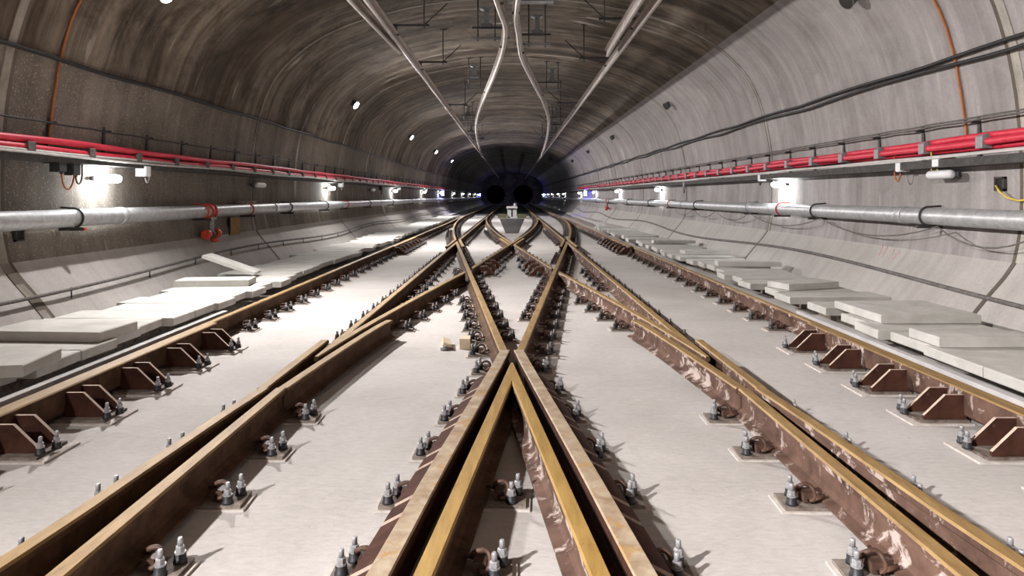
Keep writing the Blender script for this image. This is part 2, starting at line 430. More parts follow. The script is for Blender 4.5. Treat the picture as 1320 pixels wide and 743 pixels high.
RAILS = []     # (fx, ya, yb, key) for the fastener search
def neg(f): return lambda y: -f(y)
def side_word(s): return 'left' if s < 0 else 'right'
def make_rail(s, name, label, fx, ya, yb, cuts=(), head='head', web='web', prof=RP, hset=HEAD_E, key=None, cat='rail', group=None, label_parts=None, step=0.6):
    """s=-1 builds the left-hand one as given, s=+1 its mirror"""
    f = fx if s < 0 else neg(fx)
    me = rail_mb(f, ya, yb, prof, hset, step).mesh(name, [M[head], M[web]])
    for co, no in cuts:
        c = Vector(co); n = Vector(no)
        if s > 0: c.x *= -1; n.x *= -1
        bisect(me, c, n)
    o = link(name, me); tag(o, label, cat, group)
    RAILS.append((f, ya, yb, key)); return o
cL = lambda y: -G2
cI = lambda y: -G1
fB1 = lambda y: -fA2(y)
fB2 = lambda y: -fA1(y)
d1 = 0.04; gap = (0.06 + 0.074)
dk = gap / SL            # knuckle distance for turnout frogs (1.24 m)
dkc = gap / (2 * SL)           # for the centre frogs (0.62 m)
bis_l = 0.5 * 0.105               # slope of bisector at turnout frogs
def nrm(slope, sgn): return (sgn * 1.0, -sgn * slope, 0)
PR = 'web_pink'
for s in (-1, 1):
    S = side_word(s); O = side_word(-s); w = 'web' if s < 0 else 'web_pink'
    # outer running rail
    make_rail(s, 'running_rail', 'long outer running rail beside the slabs along the %s wall' % S, cL, -2, 124, head='head', web=w, key=(s, 'outer'))
    # near inner running rail up to the knuckle, near crossover rail beside it
    kn = Yl - 1.30
    make_rail(s, 'running_rail', 'near inner running rail of the %s track, lower edge of the photo to the frog' % S, cI, -2, kn, key=(s, 'inner'), web=w)
    make_rail(s, 'crossover_rail', 'near %s crossover rail closing on the inner running rail at the %s frog' % (S, S), fA1, -2, kn, key=(s, 'near_cross'), web=w, step=0.3)
    # wing rails of the turnout frog
    make_rail(s, 'wing_rail', 'wing rail on the centre side of the %s near frog' % S, lambda y: max(fA1(y) + 0.124, -G1 + 0.0) + 0.05 * max(0, y - 6.8), kn, 7.15, head='head', web=w, key=(s, 'wing'), step=0.3)
    make_rail(s, 'wing_rail', 'wing rail on the wall side of the %s near frog' % S, lambda y: min(-G1 - 0.124, -9) if False else max(min(fA1(y), -G1 - 0.124), -G1 - 0.124 - 0.03) - 0.0 * y, kn, Yl + 0.25, head='head', web=w, key=(s, 'wing'), step=0.3)
    # vee legs beyond the near frog
    cut = ((-G1, Yl, 0), nrm(bis_l, 1))
    ny = Yl - 0.40
    make_rail(s, 'vee_rail', 'straight inner rail of the %s track between its two frogs' % S, cI, ny, Yfl + 0.4,
              cuts=[cut, ((-G1, Yfl, 0), nrm(-0.5 * SL, 1))], key=(s, 'inner_mid'), web=w, step=0.5)
    cut2 = ((-G1, Yl, 0), nrm(bis_l, -1))
    # A1 up to the obtuse crossing with B1
    co = Vector((fA1(Yob), Yob, 0)); n1 = Vector((1, SL, 0)).normalized()     # B1 runs along (-SL,1): its normal
    make_rail(s, 'vee_rail', '%s crossover rail from the %s near frog up to the diamond corner' % (S, S), fA1, ny, Yob + 1,
              cuts=[cut2, (co - n1 * 0.072, n1)], key=(s, 'cross_a'), web=w, step=0.5)
    make_rail(s, 'crossover_rail', 'crossover rail from the %s diamond corner to the far centre frog' % S, fA1, Yob - 1, Yfar - dkc,
              cuts=[(co + n1 * 0.072, -n1)], key=(s, 'cross_b'), web=w, step=0.5)
    make_rail(s, 'wing_rail', 'short wing rail on the %s of the far centre frog' % S, lambda y: fB2(y) - 0.124, Yfar - dkc, 21.0, key=(s, 'wing'), web='web')
    # far centre vee leg (curves away to this side)
    make_rail(s, 'vee_rail', 'curved rail from the far centre frog bending %s into the far switch' % S, fB2, Yfar - 0.22, 43.5,
              cuts=[((0, Yfar, 0), (1, 0, 0))], key=(s, 'curve_in'), web='web', step=0.7)
    # near centre vee leg: B1 mirrored -> the leg on this side is A2
    make_rail(s, 'vee_rail', 'golden %s leg of the centre vee opening towards the camera' % S, fA2, -1, Yc + 0.22,
              cuts=[((0, Yc, 0), (1, 0, 0))], head='head_gold', web=w, key=(s, 'vee'), step=0.3)
    # closure rail from the near centre knuckle out to the far side frog
    make_rail(s, 'crossover_rail', 'diagonal rail from the centre knuckle running away to the far %s frog' % S, fB1, Yc + dkc, Yfl + 0.4,
              cuts=[((-G1, Yfl, 0), nrm(-0.5 * SL, -1))], key=(s, 'diagonal'), web=w, step=0.5)
    # near centre wing rail
    wr = make_rail(s, 'wing_rail', 'pale rusty wing rail on the %s of the centre vee' % S, lambda y: fA2(y) - 0.126 - 0.012 * max(0, min(2.0, 5.2 - y)), -1, Yc + dkc + 0.02,
                   head='head_pale', web='brace', prof=WP, hset=HEAD_W, key=(s, 'wing'), step=0.3)
    # brown brace plates along its outside
    yy = 1.9; q = 0
    while yy < 4.9:
        ln = 0.40 if q % 2 == 0 else 0.17
        fx = (lambda y: fA2(y) - 0.126 - 0.012 * max(0, min(2.0, 5.2 - y)) - 0.043)
        mb = MB(); P = []
        for y in (yy, yy + ln - 0.04):
            x = fx(y)
            P += [(s * -1 * a, y, z) for a, z in ((x, 0.172), (x - 0.012, 0.172), (x - 0.095, 0.128), (x - 0.105, 0.01), (x, 0.01))]
        Fq = [(0, 1, 2, 3, 4), (9, 8, 7, 6, 5)] + [(i, (i + 1) % 5, 5 + (i + 1) % 5, 5 + i) for i in range(5)]
        mb.add(P, Fq, 0)
        mb.m[0] = mb.m[1] = 1
        mb.build('brace_plate', [M['brace'], M['brace_edge']], wr)
        yy += ln; q += 1
    # beyond the far side frog
    kf = Yfl + dk
    make_rail(s, 'running_rail', 'far inner running rail of the %s track leading into the dark' % S, cI, kf, 124, key=(s, 'inner_far'), web='web')
    make_rail(s, 'crossover_rail', 'far curved crossover rail bending towards the %s outer rail' % S, fB1, kf, 44.0, key=(s, 'curve_out'), web='web', step=0.7)
    make_rail(s, 'wing_rail', 'centre side wing rail of the far %s frog' % S, lambda y: fB1(y) + 0.124, 17.6, kf, key=(s, 'wing'), web='web')
    make_rail(s, 'wing_rail', 'wall side wing rail of the far %s frog' % S, lambda y: -G1 - 0.124, 17.6, kf, key=(s, 'wing'), web='web')
    # check rails on the outer rail
    for (a, b_, wd) in ((-1, 6.9, 'near'), (17.3, 21.3, 'far')):
        f = (lambda y: -G2 + 0.094)
        make_rail(s, 'check_rail', '%s check rail bolted beside the %s outer running rail' % (wd, S), f, a, b_, prof=CP, hset=HEAD_C, key=(s, 'check'), web=w)

# ------------------------------------------------------------------ rail fasteners
def bolt_mb(h=0.1):
    a = MB(); a.lathe((0, 0, 0), [(0.027, 0), (0.027, 0.010), (0.023, 0.014), (0.023, 0.036), (0.020, 0.040)], 10)          # black sleeve
    b = MB()
    b.lathe((0, 0, 0.038), [(0.022, 0), (0.022, 0.006)], 12, smooth=False)
    b.lathe((0, 0, 0.044), [(0.0185, 0), (0.0185, 0.020), (0.014, 0.023)], 6, smooth=False)
    b.lathe((0, 0, 0.067), [(0.011, 0), (0.011, 0.028), (0.008, 0.032)], 8)
    return a.mesh('bolt_sleeve', M['sleeve']), b.mesh('bolt_nut', M['nut'])
BOLT_A, BOLT_B = bolt_mb()
def joined_bolt():
    a = MB(); a.lathe((0, 0, 0), [(0.027, 0), (0.024, 0.012), (0.023, 0.040)], 8, 0)
    a.lathe((0, 0, 0.040), [(0.020, 0), (0.0185, 0.024), (0.011, 0.027), (0.011, 0.055)], 8, 1)
    return a.mesh('anchor_bolt', [M['sleeve'], M['nut_dull']])
BOLT_J = joined_bolt()
def plate_mesh():
    mb = MB(); mb.box((0.085, 0, 0.005), (0.23, 0.19, 0.010), 1); mb.box((0.08, 0, 0.017), (0.20, 0.165, 0.015), 0)
    return mb.mesh('base_plate', [M['plate'], M['pad']])
PLATE = plate_mesh()
def clip_mesh():
    mb = MB()
    mb.box((0.055, 0.0, 0.052), (0.05, 0.075, 0.042))
    P = []
    for i in range(15):
        t = i / 14
        a = -0.6 * PI + t * 2.1 * PI
        P.append((0.062 + 0.036 * math.cos(a), -0.05 + 0.1 * t + 0.012 * math.sin(2 * a), 0.074 + 0.030 * math.sin(a)))
    P.append((-0.015, 0.045, 0.066))
    mb.tube(P, 0.0105, 7)
    return mb.mesh('spring_clip', M['clip'])
CLIP = clip_mesh()
def fastener(detail):
    root = thing('rail_fastener', '', 'fastener')
    link('base_plate', PLATE, root); link('spring_clip', CLIP, root)
    for (x, y) in ((0.112, -0.052), (0.140, 0.045)):
        if detail:
            b = link('anchor_bolt', BOLT_A, root, (x, y, 0.024)); link('nut', BOLT_B, b)
        else:
            link('anchor_bolt', BOLT_J, root, (x, y, 0.024))
    return root
def chair(detail):
    root = thing('rail_chair', '', 'rail chair')
    mb = MB(); mb.box((0.15, 0, 0.006), (0.40, 0.32, 0.012), 0); mb.box((0.13, 0.0, 0.020), (0.32, 0.27, 0.016), 1)
    mb.build('base_plate', [M['pad'], M['plate']], root)
    for y in (-0.06, 0.11):
        g = MB(); g.prism([(-0.02, 0.03), (0.255, 0.03), (0.255, 0.055), (0.115, 0.188), (-0.005, 0.188)], 'y', y - 0.011, y + 0.011)
        g.m[4] = 1; g.m[5] = 1
        g.build('gusset', [M['brace'], M['brace_edge']], root)
    for (x, y) in ((0.285, -0.095), (0.315, 0.0)):
        b = link('anchor_bolt', BOLT_A, root, (x, y, 0.032)); link('nut', BOLT_B, b)
    return root
KEYPH = {'outer': 'outer running rail', 'inner': 'near inner running rail', 'near_cross': 'near crossover rail', 'inner_mid': 'inner rail between frogs',
         'cross_a': 'crossover before diamond', 'cross_b': 'crossover past diamond', 'curve_in': 'inner far curve', 'vee': 'centre vee leg',
         'diagonal': 'diagonal centre rail', 'inner_far': 'far inner running rail', 'curve_out': 'outer far curve', 'wing': 'wing rail', 'check': 'check rail'}
cands = []
CHAIRS = [3.98 + 0.0, 4.62, 5.27, 5.95, 6.62]
CHAIRS = [2.05, 2.70, 3.35] + CHAIRS
for k in range(-1, 85):
    y = 2.71 + 0.617 * k
    if y > 52: break
    for ri, (f, ya, yb, key) in enumerate(RAILS):
        if key[1] in ('check',) or not (ya + 0.05 <= y <= yb - 0.05): continue
        if key[1] == 'wing' and not (y < 5.6 and ya < 0): continue
        s, kn = key
        for sd in (-1, 1):
            x0 = f(y) + sd * 0.075
            if kn == 'wing':
                if sd != s: continue
                x0 = f(y) + sd * 0.100
            if kn == 'outer':
                outer_side = (sd == s)
                if outer_side and y < 8.2: continue
                if not outer_side and (y < 6.95 or 17.2 < y < 21.4): continue
            xe = x0 + sd * 0.21
            lo, hi = min(x0, xe), max(x0, xe)
            bad = False
            for rj, (g, a, b_, kk) in enumerate(RAILS):
                if rj == ri or not (a - 0.2 <= y <= b_ + 0.2): continue
                gx = g(y)
                if lo - 0.045 < gx < hi + 0.05: bad = True; break
            if bad: continue
            cands.append((y, x0, sd, s, kn))
# drop those that would overlap on a sleeper
cands.sort(key=lambda c: (round(c[0], 3), c[1]))
keep = []
for c in cands:
    iv = (min(c[1], c[1] + c[2] * 0.22), max(c[1], c[1] + c[2] * 0.22))
    ok = True
    for d in keep[-16:]:
        if abs(d[0] - c[0]) < 1e-3:
            jv = (min(d[1], d[1] + d[2] * 0.22), max(d[1], d[1] + d[2] * 0.22))
            if iv[0] < jv[1] + 0.01 and jv[0] < iv[1] + 0.01: ok = False; break
    if ok: keep.append(c)
def visible(c):
    y, x0, sd, s, kn = c
    x = x0 + sd * 0.13
    return y > 0.6 and abs(660 + F * x / y - 660) < 720 and 253 + F * 1.35 / y < 790
keep = [c for c in keep if visible(c)]
keep.sort(key=lambda c: c[0])
protoA, protoB = fastener(True), fastener(False)
usedA = usedB = False
count = {}
NMAX = 300
for i, (y, x0, sd, s, kn) in enumerate(keep[:NMAX]):
    if y < 6.0 or (s < 0 and kn == 'outer' and y < 10):
        o = copy_tree(protoA) if usedA else protoA; usedA = True
    else:
        o = copy_tree(protoB) if usedB else protoB; usedB = True
    o.location = (x0 + 0.004 * sd, y + random.uniform(-0.02, 0.02), 0); o.rotation_euler = (0, 0, (PI if sd < 0 else 0) + random.uniform(-0.04, 0.04))
    kk = (s, kn, sd); count[kk] = count.get(kk, 0) + 1
    facing = 'centre side' if sd != s else 'wall side'
    o['label'] = 'rail fastener, %s from the camera on %s of %s %s' % (ordw(count[kk]), facing, side_word(s), KEYPH[kn])
    o['group'] = 'bolted rail fasteners along the crossing'
mb = MB()
for (y, x0, sd, s, kn) in keep[NMAX:]:
    mb.box((x0 + sd * 0.10, y, 0.016), (0.22, 0.18, 0.032), 0)
    mb.box((x0 + sd * 0.05, y, 0.055), (0.06, 0.10, 0.05), 0)
    for dx, dy in ((0.135, -0.052), (0.16, 0.048)):
        mb.lathe((x0 + sd * dx, y + dy, 0.03), [(0.026, 0), (0.024, 0.04), (0.012, 0.06), (0.012, 0.085)], 6, 1)
o = mb.build('rail_fasteners', [M['plate'], M['sleeve']]); tag(o, 'many small bolted rail fasteners on the far part of the track', 'fasteners', kind='stuff')
proto = chair(True); used = False
for s in (-1, 1):
    n = 0
    for y in CHAIRS + [17.4 + 0.62 * i for i in range(7)]:
        if y < 3.2: continue
        o = copy_tree(proto) if used else proto; used = True; n += 1
        o.location = (s * (G2 - 0.13), y, 0)
        o.rotation_euler = (0, 0, PI if s > 0 else 0); 
        if s > 0: o.scale = (1, 1, 1)
        o['label'] = 'brown gusseted rail chair, %s from the camera inside the %s outer rail' % (ordw(n), side_word(s))
        o['group'] = 'gusseted chairs under the check rails'
# braced clusters past the diamond corners
n = 0
for s in (-1, 1):
    n = 0
    for y in (12.75, 13.35, 13.95):
        o = copy_tree(proto); n += 1
        o.location = (s * -1 * (fA1(y)) + (0.085 if s < 0 else -0.085), y, 0); o.rotation_euler = (0, 0, PI if s > 0 else 0)
        o['label'] = 'brown gusseted chair just past the %s diamond corner, %s from the camera' % (side_word(s), ordw(n))
        o['group'] = 'gusseted chairs inside the diamond'

# ------------------------------------------------------------------ kerbs, slabs, blocks on the floor
for s in (-1, 1):
    mb = MB(); x = s * 3.215
    mb.box((x - s * 0.01, 2.9, 0.095), (0.06, 9.8, 0.19))
    o = mb.build('trough_kerb', M['kerb']); tag(o, 'white concrete kerb strip behind the %s outer rail' % side_word(s), 'kerb')
    mb = MB()
    mb.prism([(s * 4.45, 0.0), (s * 4.45, 0.10), (s * 4.92, 0.10), (s * 4.92, 0.0)], 'y', Y0, 58)
    struct(mb.build('trim_ledge_' + side_word(s), M['bench']), 'low concrete ledge at the foot of the %s wall' % side_word(s), 'ledge')
def slab_mesh(lx, ly, h):
    mb = MB(); c = 0.008
    mb.prism([(-lx/2, c), (-lx/2 + c, 0), (lx/2 - c, 0), (lx/2, c), (lx/2, h - c), (lx/2 - c, h), (-lx/2 + c, h), (-lx/2, h - c)], 'y', -ly/2, ly/2)
    return mb
def slab(s, n, x, y, z, lx, ly, h, rz=0.0, rx=0.0, ry=0.0, label=None):
    o = slab_mesh(lx, ly, h).build('concrete_slab', M['slab'], None, (s * x, y, z))
    o.rotation_euler = (rx, ry * -s, rz)
    tag(o, label or 'pale concrete cover slab, %s from the camera in the row by the %s wall' % (ordw(n), side_word(s)), 'concrete slab', 'loose slabs along the %s wall' % side_word(s))
    return o
HS = 0.085
# bearers that carry the slabs, coloured dark for the shade in the trough
for s in (-1, 1):
    mb = MB(); mb.box((s * 3.85, 22, 0.06), (0.12, 58, 0.12))
    tag(mb.build('slab_bearer', M['plate']), 'low dark bearer under the loose slabs by the %s wall' % side_word(s), 'bearer')
def row(s, items, y, yend, z0):
    n = 0
    for it in items:
        n += 1
        dy, lx, xc, rz, dz, lift = it
        slab(s, n, xc, y + dy / 2, z0 + dz, lx, dy - 0.012, HS, rz, 0, lift)
        y += dy
    while y < yend:
        n += 1
        dy = 0.5
        big = random.random()
        if s > 0 and big < 0.22: y += 0.28
        lx = random.uniform(1.0, 1.28)
        slab(s, n, 4.10 + random.uniform(-0.12, 0.05), y + dy / 2, z0 + random.choice((0, 0, 0, 0.0, 0.0)), lx, dy - 0.012, HS, random.uniform(-0.03, 0.03) * (1 if s < 0 else 1.6), 0, 0)
        y += dy + random.uniform(0.0, 0.03) + (0 if s < 0 else random.uniform(0, 0.05))
    return n
Z0 = 0.126
nL = row(-1, [(0.55, 1.1, 4.10, 0.0, 0.0, 0), (0.55, 1.12, 4.22, 0.02, 0, 0), (0.6, 1.1, 4.16, -0.05, 0, 0), (0.6, 1.25, 4.13, 0.04, 0, 0), (0.5, 1.2, 4.10, -0.02, 0, 0),
              (0.5, 1.2, 4.16, 0.01, 0, 0), (0.5, 1.2, 4.2, 0.03, 0, 0), (0.5, 1.25, 4.12, 0.0, 0, 0)], 3.4, 45, Z0)
nR = row(1, [(0.55, 1.1, 4.05, 0.02, 0.0, 0), (0.6, 1.1, 4.1, -0.02, 0, 0), (0.6, 1.25, 4.10, 0.0, 0, 0), (0.75, 1.25, 4.10, 0.0, 0, 0), (0.6, 1.2, 4.12, 0.03, 0, 0)], 3.4, 30, Z0)
# second layer and stray slabs
Z1 = Z0 + HS + 0.004
stray = [(-1, 3.97, 5.02, Z1, 1.1, 0.55, 0.16, 'topmost loose slab at the left edge, lying on the nearest slabs'),
         (-1, 4.05, 6.3, Z1, 1.05, 0.55, -0.06, 'loose upper slab second from the left edge, its corner over the trough'),
                  (-1, 4.2, 9.9, Z1, 1.0, 0.45, 0.12, 'loose upper slab just before the leaning slab'),
         (1, 3.92, 6.0, Z1, 0.78, 0.42, 0.03, 'thick raised slab lying across the others near the right edge'),
         (1, 4.12, 7.35, Z1, 1.0, 0.95, 0.02, 'wide pale slab beside the near right gusseted chairs'),
         (1, 4.0, 9.6, Z1, 0.85, 0.42, 0.35, 'slab lying askew on the row before the wide right slab'),
         (1, 4.25, 12.6, Z1, 1.1, 0.35, -0.10, 'narrow raised slab further along the right row'),
         (1, 4.2, 15.2, Z1, 1.0, 0.35, 0.08, 'narrow raised slab second in the further right row'),
         (1, 4.3, 18.6, Z1, 1.1, 0.35, -0.05, 'farthest raised slab on the right row')]
for (s, x, y, z, lx, ly, rz, lb) in stray:
    o = slab_mesh(lx, ly, HS).build('concrete_slab', M['slab'], None, (s * x, y, z)); o.rotation_euler = (0, 0, rz)
    tag(o, lb, 'concrete slab', 'raised loose slabs')
o = slab_mesh(0.82, 0.42, 0.05).build('concrete_slab', M['slab'], None, (-4.38, 10.9, Z1 + 0.17)); o.rotation_euler = (0, math.radians(20), 0.10)
tag(o, 'pale slab leaning on the left wall bench below the red hydrant valve', 'concrete slab')
# little blocks on the floor
mb = MB(); mb.box((0, 0, 0.05), (0.10, 0.17, 0.10)); 
for z in (0.02, 0.05): mb.box((0, -0.086, z + 0.015), (0.098, 0.004, 0.004))
o = mb.build('timber_block', M['wood'], None, (-0.455, 6.78, 0.0)); o.rotation_euler = (0, 0, 0.02); tag(o, 'small pale timber block standing on the floor left of the centre crossing', 'block')
t = thing('wedge_block', 'pale wedge with rusty bolts lying left of the small timber block', 'wedge', (-0.63, 6.8, 0))
mb = MB(); mb.prism([(-0.06, 0.0), (0.035, 0.0), (0.035, 0.05), (-0.04, 0.075)], 'y', -0.13, 0.13); o = mb.build('wedge', M['wood'], t); o.rotation_euler = (0, 0, 0.12)
mb = MB(); mb.lathe((-0.02, -0.16, 0.022), [(0.02, -0.03), (0.02, 0.03)], 6, 0, 'x'); mb.build('nut', M['nut'], t)
mb = MB(); mb.tube([(0.01, -0.17, 0.015), (0.04, -0.15, 0.018), (0.07, -0.16, 0.015)], 0.012, 7); mb.build('bolt', M['clip'], t)

# ------------------------------------------------------------------ long cables and pipes on the walls
def wavy(s, zf, off, ya, yb, step=0.5):
    P = []; y = ya
    while y <= yb + 1e-6:
        z = zf(y); P.append((s * (wallx(z) - off(y) if callable(off) else s * 0 + wallx(z) - off), y, z)) if not callable(off) else P.append((s * (wallx(z) - off(y)), y, z))
        y += step
    return P
def line(s, name, label, cat, zf, off, r, m, ya=-6, yb=126, step=0.5, n=8, group=None):
    mb = MB(); mb.tube(wavy(s, zf, off, ya, yb, step), r, n)
    o = mb.build(name, M[m]); tag(o, label, cat, group); return o
sag = lambda y, p, a: -a * (1 - abs(math.cos(PI * y / p)))
C = CAMZ
line(-1, 'feeder_cable', 'single black feeder cable high along the left wall', 'cable', lambda y: C + 1.60 + 0.03 * math.sin(y / 9) + sag(y, 3.7, 0.03), 0.05, 0.026, 'black')
line(1, 'feeder_cable', 'upper black feeder cable of the pair high on the right wall', 'cable', lambda y: C + 1.69 + sag(y, 3.7, 0.03), 0.05, 0.024, 'black')
line(1, 'feeder_cable', 'lower black feeder cable of the pair high on the right wall', 'cable', lambda y: C + 1.62 + sag(y, 5.1, 0.05), 0.06, 0.024, 'black')
line(-1, 'earth_wire', 'thin dark wire on brackets above the left red cables', 'wire', lambda y: C + 0.865 + sag(y, 1.12, 0.012), 0.10, 0.011, 'black', n=6)
line(1, 'earth_wire', 'upper thin brown wire on brackets over the right red cables', 'wire', lambda y: C + 0.925 + sag(y, 1.12, 0.012), 0.10, 0.011, 'greycable', n=6)
line(1, 'earth_wire', 'lower thin brown wire on brackets over the right red cables', 'wire', lambda y: C + 0.895 + sag(y, 1.12, 0.02), 0.115, 0.011, 'greycable', n=6)
rw = lambda ph, a: (lambda y: a * math.sin(y * 0.9 + ph) + a * 0.6 * math.sin(y * 2.3 + 2 * ph))
def redc(s, lab, z, off, ph, r=0.042):
    w1 = rw(ph, 0.008)
    return line(s, 'red_cable', lab, 'cable', lambda y: C + z + w1(y) - (0.09 * min(1, max(0, (y - 20) / 25)) if False else 0), lambda y: off, r, 'red', yb=57, step=0.4)
redc(-1, 'upper of the two red power cables on the left wall', 0.635, 0.15, 0.3)
redc(-1, 'lower of the two red power cables on the left wall', 0.535, 0.17, 1.7)
redc(1, 'topmost of the three red power cables on the right wall', 0.680, 0.12, 0.9)
redc(1, 'middle of the three red power cables on the right wall', 0.615, 0.19, 2.2)
redc(1, 'lowest of the three red power cables on the right wall', 0.575, 0.10, 3.1)
for s in (-1, 1):
    S = side_word(s)
    # cable tray under the red cables
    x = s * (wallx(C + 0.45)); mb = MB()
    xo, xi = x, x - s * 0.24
    z0, z1 = (C + 0.40, C + 0.46) if s < 0 else (C + 0.355, C + 0.455)  # right lip made deeper to stand for the shade band below
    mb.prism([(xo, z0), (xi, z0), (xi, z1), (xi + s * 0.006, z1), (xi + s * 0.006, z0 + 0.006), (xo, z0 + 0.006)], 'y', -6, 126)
    tag(mb.build('cable_tray', M['tray']), 'steel cable tray with shade-darkened lip under the red cables on the %s wall' % S, 'cable tray')
    line(s, 'grey_conduit', 'pale grey conduit lying on the %s cable tray' % S, 'conduit', lambda y: C + (0.505 if s < 0 else 0.495) + 0.004 * math.sin(y * 2), 0.205, 0.022, 'conduit', n=7)
    line(s, 'flexible_conduit', 'thinner dusty flexible conduit clipped to the %s tray edge' % S, 'conduit', lambda y: C + (0.475 if s < 0 else 0.478) + 0.010 * math.sin(y * 1.1), 0.25, 0.014, 'conduit', n=6)
    # fire main
    PZc = C - 0.268 if s < 0 else C - 0.258
    mb = MB(); mb.tube([(s * 5.37, -6 + i * 4.4, PZc) for i in range(31)], 0.108, 18)
    rt = thing('fire_main', 'thick galvanised water pipe along the %s wall' % S, 'pipe'); mb.build('pipe', M['galv'], rt)
    for yy in [3.4, 9.55, 15.7, 21.9, 28.2, 34.4, 40.6, 46.8]:
        m2 = MB(); m2.tube([(s * 5.37, yy - 0.07, PZc), (s * 5.37, yy + 0.07, PZc)], 0.118, 18); m2.build('coupling', M['galv'], rt)
# U clamps on the pipes
def uclamp(s, y, m, lab):
    PZc = C - 0.268 if s < 0 else C - 0.258
    t = thing('pipe_clamp', lab, 'pipe clamp', (s * 5.37, y, PZc), 'clamps holding the fire mains')
    mb = MB(); P = [(s * 0.16, 0, 0.13)]
    for i in range(13):
        a = math.radians(100 - i * 20) if False else math.radians(80 + i * 15)
        P.append((s * -1 * -math.cos(a) * 0.122, 0, math.sin(a) * 0.122))
    mb.tube(P, 0.013, 7); mb.build('u_bolt', M[m], t)
    mb = MB(); mb.box((s * 0.03, 0, -0.135), (0.34, 0.05, 0.04)); mb.build('support_arm', M['strut'], t)
    mb = MB(); mb.lathe((s * -0.13, 0, -0.135), [(0.014, -0.03), (0.022, -0.01), (0.022, 0.02)], 8, 0, 'x'); mb.build('end_cap', M['valve'] if (s < 0 and y < 9) else M['strut'], t)
for s, lst in ((-1, [(8.55, 'strut'), (12.1, 'valve'), (14.2, 'valve'), (16.7, 'strut'), (20.0, 'strut'), (22.5, 'valve'), (26, 'strut'), (31, 'strut'), (37, 'strut'), (43, 'strut')]),
               (1, [(9.0, 'strut'), (12.3, 'strut'), (13.9, 'valve'), (15.7, 'cleat'), (20.2, 'strut'), (23.6, 'valve'), (27, 'strut'), (32, 'strut'), (38, 'strut'), (44, 'strut')])):
    for i, (y, m) in enumerate(lst):
        uclamp(s, y, m, '%s clamp on the %s wall pipe, %s from the camera' % ({'strut': 'black', 'valve': 'reddish', 'cleat': 'grey'}[m], side_word(s), ordw(i + 1)))
# low cables on the benches
def benchpt(s, y, z, off): return (s * (wallx(z) - off), y, z)
zl = lambda y: 0.37 + 0.06 * math.sin(y * 0.55) + 0.02 * math.sin(y * 1.7)
line(-1, 'bench_cable', 'dusty grey cable held on pins along the foot of the left wall', 'cable', lambda y: 0.44 + 0.05 * math.sin(y * 0.5 + 1) , 0.10, 0.020, 'greycable', -6, 57, 0.4)
line(1, 'bench_cable', 'dark grey cable along the foot of the right wall', 'cable', lambda y: 0.405 + 0.07 * math.sin(y * 0.42 + 2.5), 0.03, 0.026, 'greycable', -6, 57, 0.4)
# pins of the left bench cable
n = 0
for y in [6.2, 8.1, 9.9, 11.4, 12.9, 14.3, 15.8, 17.2, 18.8, 20.5, 22, 24, 26, 28]:
    n += 1; z = 0.44 + 0.05 * math.sin(y * 0.5 + 1)
    mb = MB(); a = benchpt(-1, y, z, 0.085); b_ = (-(wallx(z - 0.12) + 0.01), y, z - 0.12)
    mb.tube([(a[0], y, a[2] + 0.02), ((a[0] + b_[0]) / 2, y, (a[2] + b_[2]) / 2), b_], 0.009, 6)
    tag(mb.build('cable_pin', M['strut']), 'thin pin holding the left bench cable, %s from the camera' % ordw(n), 'pin', 'pins of the left bench cable')
# draped wire under the right pipe
PY = [7.0, 8.7, 12.0, 15.6, 18.2, 20.4, 23.0]
mb = MB(); P = []
for a, b_ in zip(PY, PY[1:]):
    for i in range(8):
        t = i / 8; P.append((5.30, a + (b_ - a) * t, C - 0.38 - 0.20 * 4 * t * (1 - t)))
mb.tube(P, 0.009, 6); tag(mb.build('draped_wire', M['greycable']), 'thin loose wire sagging below the right wall pipe', 'wire')

# bracket struts carrying the thin wire
smb = MB(); smb.box((0, 0, 0.03), (0.03, 0.05, 0.53))
for i in range(4): smb.box((-0.016, 0, -0.02 + i * 0.06), (0.004, 0.02, 0.03))
smb2 = MB(); smb2.box((0.0, 0, 0.0), (0.10, 0.035, 0.03))
STR, ARM = smb.mesh('upright', M['strut']), smb2.mesh('arm', M['strut'])
CLE = MB(); CLE.box((0, 0, 0), (0.11, 0.10, 0.12)); CLE = CLE.mesh('cable_cleat', M['cleat'])
CLm = {}
for s in (-1, 1):
    cm = MB()
    if s < 0: prof = [(-0.224, -0.04), (-0.214, -0.028), (-0.20, -0.05), (-0.10, -0.05), (-0.10, -0.155), (-0.224, -0.155)]
    else: prof = [(-0.245, 0.04), (-0.20, 0.07), (-0.09, 0.075), (-0.05, 0.05), (-0.05, -0.10), (-0.245, -0.09)]
    cm.prism([(s * a, b_) for a, b_ in prof], 'y', -0.06, 0.06)
    CLm[s] = cm.mesh('cable_cleat', M['cleat'] if s > 0 else M['greycable'])
for s in (-1, 1):
    y = 4.95 if s < 0 else 4.88; n = 0; first = None
    while y < 57:
        n += 1
        z = C + 0.635
        x = s * (wallx(z) - 0.02)
        if first is None:
            t = thing('wire_bracket', '', 'bracket'); first = t
            link('upright', STR, t); link('arm', ARM, t, (s * -0.055, 0, 0.235))
            link('tray_arm', ARM, t, (s * -0.06, 0, -0.215))
        else: t = copy_tree(first)
        t.location = (x, y, z)
        t['label'] = 'dark upright bracket on the %s wall above the red cables, %s from the camera' % (side_word(s), ordw(n)); t['group'] = 'wire brackets on the %s wall' % side_word(s)
        if n < 40:
            o = link('cable_cleat', CLm[s], None, (s * wallx(C + 0.635), y + (0.55 if s < 0 else -0.32), C + 0.635))
            tag(o, 'grey cleat clasping the %s red cables, %s from the camera' % (side_word(s), ordw(n)), 'cleat', 'grey cleats on the %s red cables' % side_word(s))
        y += 1.12

